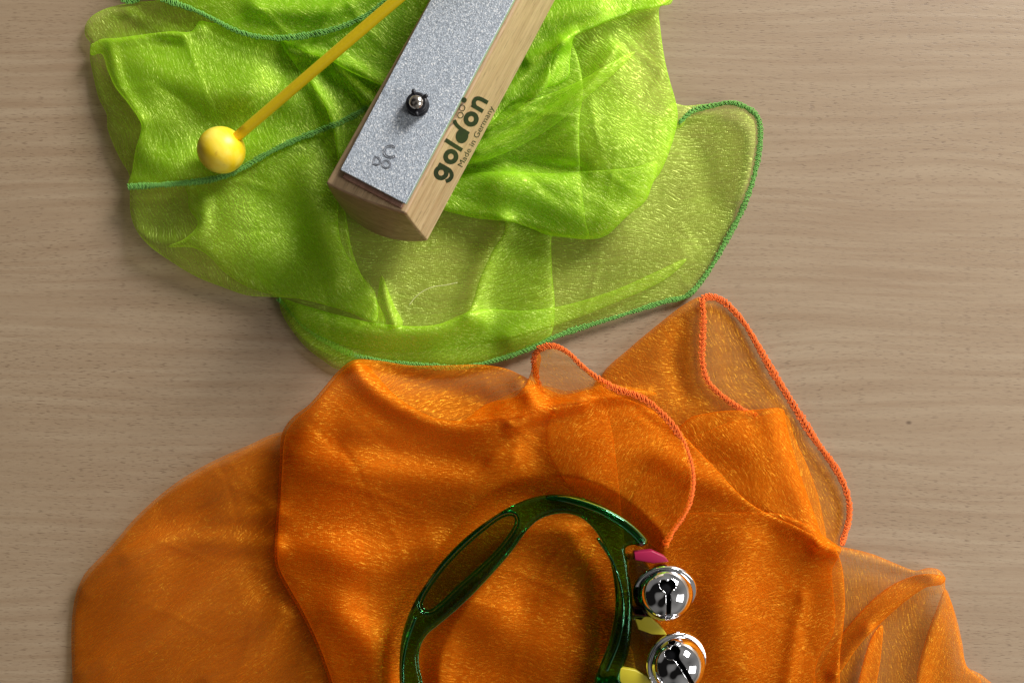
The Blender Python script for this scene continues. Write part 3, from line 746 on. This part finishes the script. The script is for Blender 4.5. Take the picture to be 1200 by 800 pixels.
# ------------------------------------------------------------------ bell ring
ZR = .0215          # mid height of the ring
rc = P(610, 780, ZR - .0065)
ring = empty('bell_ring', rc)
tag(ring, 'clear green plastic hand ring with chrome jingle bells on the orange scarf', 'jingle bells')
def loc_r(px, py, z): return P(px, py, z) - rc
def plate_curve(name, splines, z, ext, bev, mat, parent):
    bev_px = bev / .00038
    cu = bpy.data.curves.new(name, 'CURVE'); cu.dimensions = '2D'; cu.fill_mode = 'BOTH'
    cu.extrude = ext; cu.bevel_depth = bev; cu.bevel_resolution = 4
    for n_, pts in enumerate(splines):
        q = catmull(np.array(pts, float), True, 3.0)
        if bev > .0005:
            t = np.roll(q, -1, 0) - np.roll(q, 1, 0); t /= np.linalg.norm(t, axis=1)[:, None]
            ar = (q[:, 0] * np.roll(q[:, 1], -1) - np.roll(q[:, 0], -1) * q[:, 1]).sum()
            nr = np.stack([-t[:, 1], t[:, 0]], 1) * (1 if ar > 0 else -1) * (1 if n_ == 0 else -1)
            q = q + nr * bev_px
        sp = cu.splines.new('POLY'); sp.points.add(len(q) - 1); sp.use_cyclic_u = True
        for p, (x, y) in zip(sp.points, q):
            w = loc_r(x, y, z); p.co = (w.x, w.y, 0, 1)
    ob = bpy.data.objects.new(name, cu); C.objects.link(ob)
    me = bpy.data.meshes.new_from_object(ob.evaluated_get(bpy.context.evaluated_depsgraph_get()))
    bpy.data.objects.remove(ob)
    bm = bmesh.new(); bm.from_mesh(me); bmesh.ops.remove_doubles(bm, verts=bm.verts[:], dist=1e-6)
    for v in bm.verts: v.co.z += z - rc.z
    return bm_obj(name, bm, mat, parent)
outer = [(759,634),(741,614),(721,600),(700,589.5),(678,582),(652.5,579),(626.6,582),(601,591.5),(575,607),(546,629),(520,655),(500,682),(484,708),(473,737),(468.6,765),(468.6,800),(476,850),(498,900),(535,940),(590,962),(650,955),
         (695,925),(722,880),(735,830),(728,790),(736,765),(740,735),(741,700),(738,675),(735,655),(733,642),(742,638),(752,640)]
inner = [(649.6,601),(632,607),(618,619),(598,646),(578,669),(555,693.5),(532,715),(513,731),(500,742),(491.6,757),(490,777),(494.5,800),(502,850),(525,905),(570,935),(630,935),(672,905),(693,860),(697,800),(704,779),(715,750),(722,712),(720,677),
         (713,648),(700,623),(684,607),(667,600.5)]
slot = [(600,601),(606,606),(605,617),(586.4,643),(563.4,666),(540.5,686),(517.5,708),(504,717),(494,714),(492.5,705),(503,685),(523,659),(546,636),(575,611.7),(589,603)]
sh = lambda pts, d: pts
def moulded_plate(name, outer, holes, z, half, rpx, mat, parent, step=3.6):
    """flat moulding with rounded rims, outline with holes"""
    loops = [catmull(np.array(p, float), True, 2.2) for p in [outer] + holes]
    def orient(l): return 1 if (l[:, 0] * np.roll(l[:, 1], -1) - np.roll(l[:, 0], -1) * l[:, 1]).sum() > 0 else -1
    def ok(q):
        m = inside(q, loops[0])
        for h in loops[1:]: m &= ~inside(q, h)
        return m
    def dist(q): return np.min([seg_dist(q, l, True) for l in loops], 0)
    pts = []
    for dd in (.35, 1.0, 2.0, 3.2):
        for n_, l in enumerate(loops):
            t = np.roll(l, -1, 0) - np.roll(l, 1, 0); t /= np.linalg.norm(t, axis=1)[:, None] + 1e-9
            q = l + np.stack([-t[:, 1], t[:, 0]], 1) * orient(l) * (1 if n_ == 0 else -1) * dd
            q = q[ok(q)]; pts.append(q[dist(q) > dd * .95])
    lo = loops[0].min(0); hi = loops[0].max(0)
    g = np.array([(x + (j_ % 2) * step / 2, y) for j_, y in enumerate(np.arange(lo[1], hi[1], step * .87)) for x in np.arange(lo[0], hi[0], step)])
    g = g[ok(g)]; g = g[dist(g) > 4.4]
    allp = np.concatenate(loops + pts + [g]); edges = []; o = 0
    for l in loops:
        edges += [(o + i_, o + (i_ + 1) % len(l)) for i_ in range(len(l))]; o += len(l)
    res = geometry.delaunay_2d_cdt([Vector(p) for p in allp], edges, [], 1, 1e-4)
    v2 = np.array([tuple(v) for v in res[0]]); tr = np.array([tuple(f) for f in res[2]])
    cen = v2[tr].mean(1); tr = tr[ok(cen)]
    d = dist(v2); bd = d < 1e-3
    prof = np.sqrt(np.clip(1 - (1 - np.clip(d / rpx, 0, 1)) ** 2, 0, 1)); hh = half * (.35 + .65 * prof); hh[bd] = half * .35
    top = [loc_r(x, y, z + h_) for (x, y), h_ in zip(v2, hh)]; bot = [loc_r(x, y, z - h_) for (x, y), h_ in zip(v2, hh)]
    n = len(v2); F = [tuple(t) for t in tr] + [tuple(int(k) + n for k in t[::-1]) for t in tr]
    cnt = {}
    for t in tr:
        for a, b in ((t[0], t[1]), (t[1], t[2]), (t[2], t[0])): cnt[(int(a), int(b))] = 1
    F += [(b, a, a + n, b + n) for a, b in cnt if (b, a) not in cnt]
    me = bpy.data.meshes.new(name); me.from_pydata([tuple(v) for v in top + bot], [], [tuple(int(k) for k in f) for f in F])
    bm = bmesh.new(); bm.from_mesh(me); bpy.data.meshes.remove(me)
    return bm_obj(name, bm, mat, parent)
body = moulded_plate('handle', outer, [inner, slot], ZR, .0050, 4.0, M_plastic, ring)
def shr(pts, d):
    q = catmull(np.array(pts, float), True, 5); return q
web = plate_curve('thin_web', [[(x*1.0, y*1.0) for x, y in slot]], ZR - .001, .0004, .0001, M_clear, body)
# raised outer lip: a rod of plastic along the top of the handle, ending as the hook by the first bell
v, f = tube([loc_r(x, y, z) for x, y, z in catmull([(640,583,.0245),(665,585,.0262),(700,596,.0272),(725,609,.0276),(742,622,.0272),(754,635,.0262)], False, 3)],
            list(np.interp(np.linspace(0, 1, len(catmull([(640,583,.0245),(665,585,.0262),(700,596,.0272),(725,609,.0276),(742,622,.0272),(754,635,.0262)], False, 3))), [0, .2, 1], [.0008, .0016, .0022])), 14)
mesh_obj('hook', v, f, M_plastic, body)
def ribline(pts, closed, z, r, off=0):
    q = catmull(np.array(pts, float), closed, 3)
    if off:
        t = np.roll(q, -1, 0) - np.roll(q, 1, 0); t /= np.linalg.norm(t, axis=1)[:, None]
        ar = (q[:, 0] * np.roll(q[:, 1], -1) - np.roll(q[:, 0], -1) * q[:, 1]).sum()
        q = q + np.stack([-t[:, 1], t[:, 0]], 1) * (off if ar > 0 else -off)
    v, f = tube([loc_r(x, y, z) for x, y in q], r, 10, closed=closed)
    mesh_obj('moulded_rib', v, f, M_plastic, body)
ribline(slot, True, ZR + .0040, .00055, -1.5)
ribline(slot, True, ZR + .0002, .0005, 2.0)
ribline(inner, True, ZR + .0022, .00045, 0)
ribline([(472,800),(472,775),(477,750),(487,722)], False, ZR + .0050, .0008)
ribline([(700,630),(716,655),(728,690),(730,720),(725,750),(711,785)], False, ZR + .0050, .0007)
# bell mounts
def prism(name, pts, z0, z1, mat, parent, bev=.0006):
    bm = bmesh.new(); vs = [bm.verts.new(loc_r(x, y, z1)) for x, y in pts]; f = bm.faces.new(vs)
    r = bmesh.ops.extrude_face_region(bm, geom=[f]); 
    for g in r['geom']:
        if isinstance(g, bmesh.types.BMVert): g.co.z -= (z1 - z0)
    o = bm_obj(name, bm, mat, parent)
    b = o.modifiers.new('bevel', 'BEVEL'); b.width = bev; b.segments = 3; b.limit_method = 'ANGLE'
    return o
prism('bell_mount', [(736,655),(752,655),(766,672),(768,710),(752,728),(737,724)], .014, .0262, M_clear, ring)
prism('bell_mount', [(735,724),(752,728),(778,738),(784,768),(770,800),(730,795),(728,780),(737,750)], .014, .0235, M_clear, ring)
prism('bell_mount', [(700,800),(720,796),(745,810),(750,860),(715,870),(697,840)], .014, .0235, M_clear, ring)
prism('pink_strap', [(743,647),(764,645),(779,652),(784,658),(766,660),(744,656)], .0225, .0268, M_pink, ring, .0004)
prism('pink_strap', [(742,712),(752,712),(758,722),(744,720)], .020, .0262, M_pink, ring, .0004)
prism('yellow_strap', [(743,722),(762,722),(778,738),(782,744),(764,743),(748,737)], .0225, .0262, M_tape, ring, .0004)
prism('yellow_strap', [(727,782),(745,785),(768,797),(765,806),(735,805),(722,795)], .0225, .0258, M_tape, ring, .0004)
# jingle bells
def bell_mesh(R):
    bm = bmesh.new(); bmesh.ops.create_icosphere(bm, subdivisions=7, radius=R)
    def in_slot(p):
        n = p.normalized()
        if n.z < .0: return False
        # tangent-plane angles from the slotted pole
        th = math.acos(max(-1, min(1, n.z))); ph = math.atan2(n.y, n.x)
        x = th * math.cos(ph); y = th * math.sin(ph)
        if abs(x) < .085 and abs(y) < 1.02: return True
        for sgn in (1, -1):
            yy = y * sgn - .86
            if (abs(x) - .15) ** 2 + (yy - .08) ** 2 < .19 ** 2 and yy > -.2: return True
            if abs(x) < .26 - (-yy) * .8 and -.28 < yy < 0: return True
        return False
    dele = [f for f in bm.faces if in_slot(f.calc_center_median())]
    bmesh.ops.delete(bm, geom=dele, context='FACES')
    # smooth the cut
    for _ in range(3):
        be = {v for e in bm.edges if len(e.link_faces) == 1 for v in e.verts}
        new = {}
        for v in be:
            nb = [e.other_vert(v) for e in v.link_edges if len(e.link_faces) == 1]
            if len(nb) == 2: new[v] = (v.co * 2 + nb[0].co + nb[1].co) / 4
        for v, c in new.items(): v.co = c.normalized() * R
    me = bpy.data.meshes.new('shell'); bm.to_mesh(me); bm.free(); me.materials.append(M_chrome)
    me.polygons.foreach_set('use_smooth', [True] * len(me.polygons)); return me
BR = .0124
shell_me = bell_mesh(BR)
fl = [(BR*.97, -.0006), (BR+.0010, -.0007), (BR+.0016, -.0003), (BR+.0011, 0), (BR+.0016, .0003), (BR+.0010, .0007), (BR*.97, .0006)]
flV = []; flF = []
nn = 72
for r_, z_ in fl:
    for k in range(nn): flV.append((r_*math.cos(2*PI*k/nn), r_*math.sin(2*PI*k/nn), z_))
for j in range(len(fl)-1):
    for k in range(nn): l = (k+1) % nn; flF.append((j*nn+k, j*nn+l, (j+1)*nn+l, (j+1)*nn+k))
bells = [((779, 693), .0245, (-.02, -.42, .9), 2), ((793, 776), .0245, (.20, -.10, .97), 32), ((724, 835), .021, (-.1, -.7, .7), 60)]
for i, ((x, y), z, axv, spin) in enumerate(bells):
    c = loc_r(x, y, z); A = Vector(axv).normalized()
    # local y = slot direction
    Y = Vector((math.sin(math.radians(-spin if i else spin)) , -math.cos(math.radians(spin)), 0)) if False else Vector((math.sin(math.radians(spin)), -math.cos(math.radians(spin)), 0))
    Y = (Y - A * Y.dot(A)).normalized(); X = Y.cross(A)
    Mx = Matrix((( X.x, Y.x, A.x, c.x), (X.y, Y.y, A.y, c.y), (X.z, Y.z, A.z, c.z), (0, 0, 0, 1)))
    sb = bpy.data.objects.new('jingle_bell', shell_me); link(sb, ring); sb.matrix_local = Mx
    sb['label'] = ['chrome jingle bell next to the magenta strap', 'chrome jingle bell next to the yellow strap', 'chrome jingle bell lowest, mostly cut off'][i]
    so_ = sb.modifiers.new('shell', 'SOLIDIFY'); so_.thickness = .0005; so_.offset = -1
    mesh_obj('flange', flV, flF, M_chrome, sb)
    bm = bmesh.new(); bmesh.ops.create_uvsphere(bm, u_segments=32, v_segments=20, radius=BR*.78); bm_obj('inside_shade_ball', bm, M_bell_shade, sb)  # black ball added to stand in for shade in the hollow bell

# a stray hair on the green scarf
q = catmull([(479,358,6.2),(486,349,6.5),(496,341,6.8),(508,336,7),(522,334,7.2),(536,331,7.2)], False, 2)
v, f = tube([P(a, b, c * .001) for a, b, c in q], .00014, 5)
h = mesh_obj('fibre', v, f, simple('pale_fibre', (.75, .72, .35), .5)); tag(h, 'loose pale curved fibre lying on the sheer green scarf below the chime bar', 'fibre')

# ------------------------------------------------------------------ light, world, camera
def area(name, loc, target, sx, sy, power, col):
    l = bpy.data.lights.new(name, 'AREA'); l.shape = 'RECTANGLE'; l.size = sx; l.size_y = sy; l.energy = power; l.color = col
    o = bpy.data.objects.new(name, l); C.objects.link(o); o.location = loc
    o.rotation_euler = (Vector(target) - Vector(loc)).to_track_quat('-Z', 'Y').to_euler(); return o
area('window_light', (1.45, 1.62, 1.10), (0, 0, 0), .72, .80, 98, (1.0, .98, .95))
area('side_window_light', (2.3, -.70, 1.60), (.05, 0, 0), 1.1, 1.5, 38, (1.0, .985, .96))
w = bpy.data.worlds.new('World'); bpy.context.scene.world = w; w.use_nodes = True
ns, ls = w.node_tree.nodes, w.node_tree.links
bg = ns['Background']; tc = ns.new('ShaderNodeTexCoord')
f = noise_n(ns, ls, tc.outputs['Generated'], 1.35, 0, .5, .3)
sepx = ns.new('ShaderNodeSeparateXYZ'); ls.new(tc.outputs['Generated'], sepx.inputs[0])
g = math_n(ns, ls, 'ADD', math_n(ns, ls, 'MULTIPLY', sepx.outputs[0], .10), f)
ls.new(ramp(ns, ls, g, [(.33, (.03, .028, .026)), (.42, (.50, .48, .45)), (.75, (.98, .94, .88))]), bg.inputs[0]); bg.inputs[1].default_value = .25
cam = bpy.data.cameras.new('Camera'); co = bpy.data.objects.new('Camera', cam); C.objects.link(co)
co.location = (0, 0, HC); cam.sensor_width = 36; cam.lens = 36 * HC / (1200 * K); cam.clip_start = .01; cam.clip_end = 20
sc = bpy.context.scene; sc.camera = co
sc.render.engine = 'CYCLES'
sc.cycles.max_bounces = 16; sc.cycles.transparent_max_bounces = 48; sc.cycles.transmission_bounces = 10; sc.cycles.glossy_bounces = 5; sc.cycles.diffuse_bounces = 4
sc.cycles.caustics_reflective = False; sc.cycles.use_denoising = True
sc.view_settings.view_transform = 'Standard'; sc.view_settings.look = 'None'; sc.view_settings.exposure = 0; sc.view_settings.gamma = 1
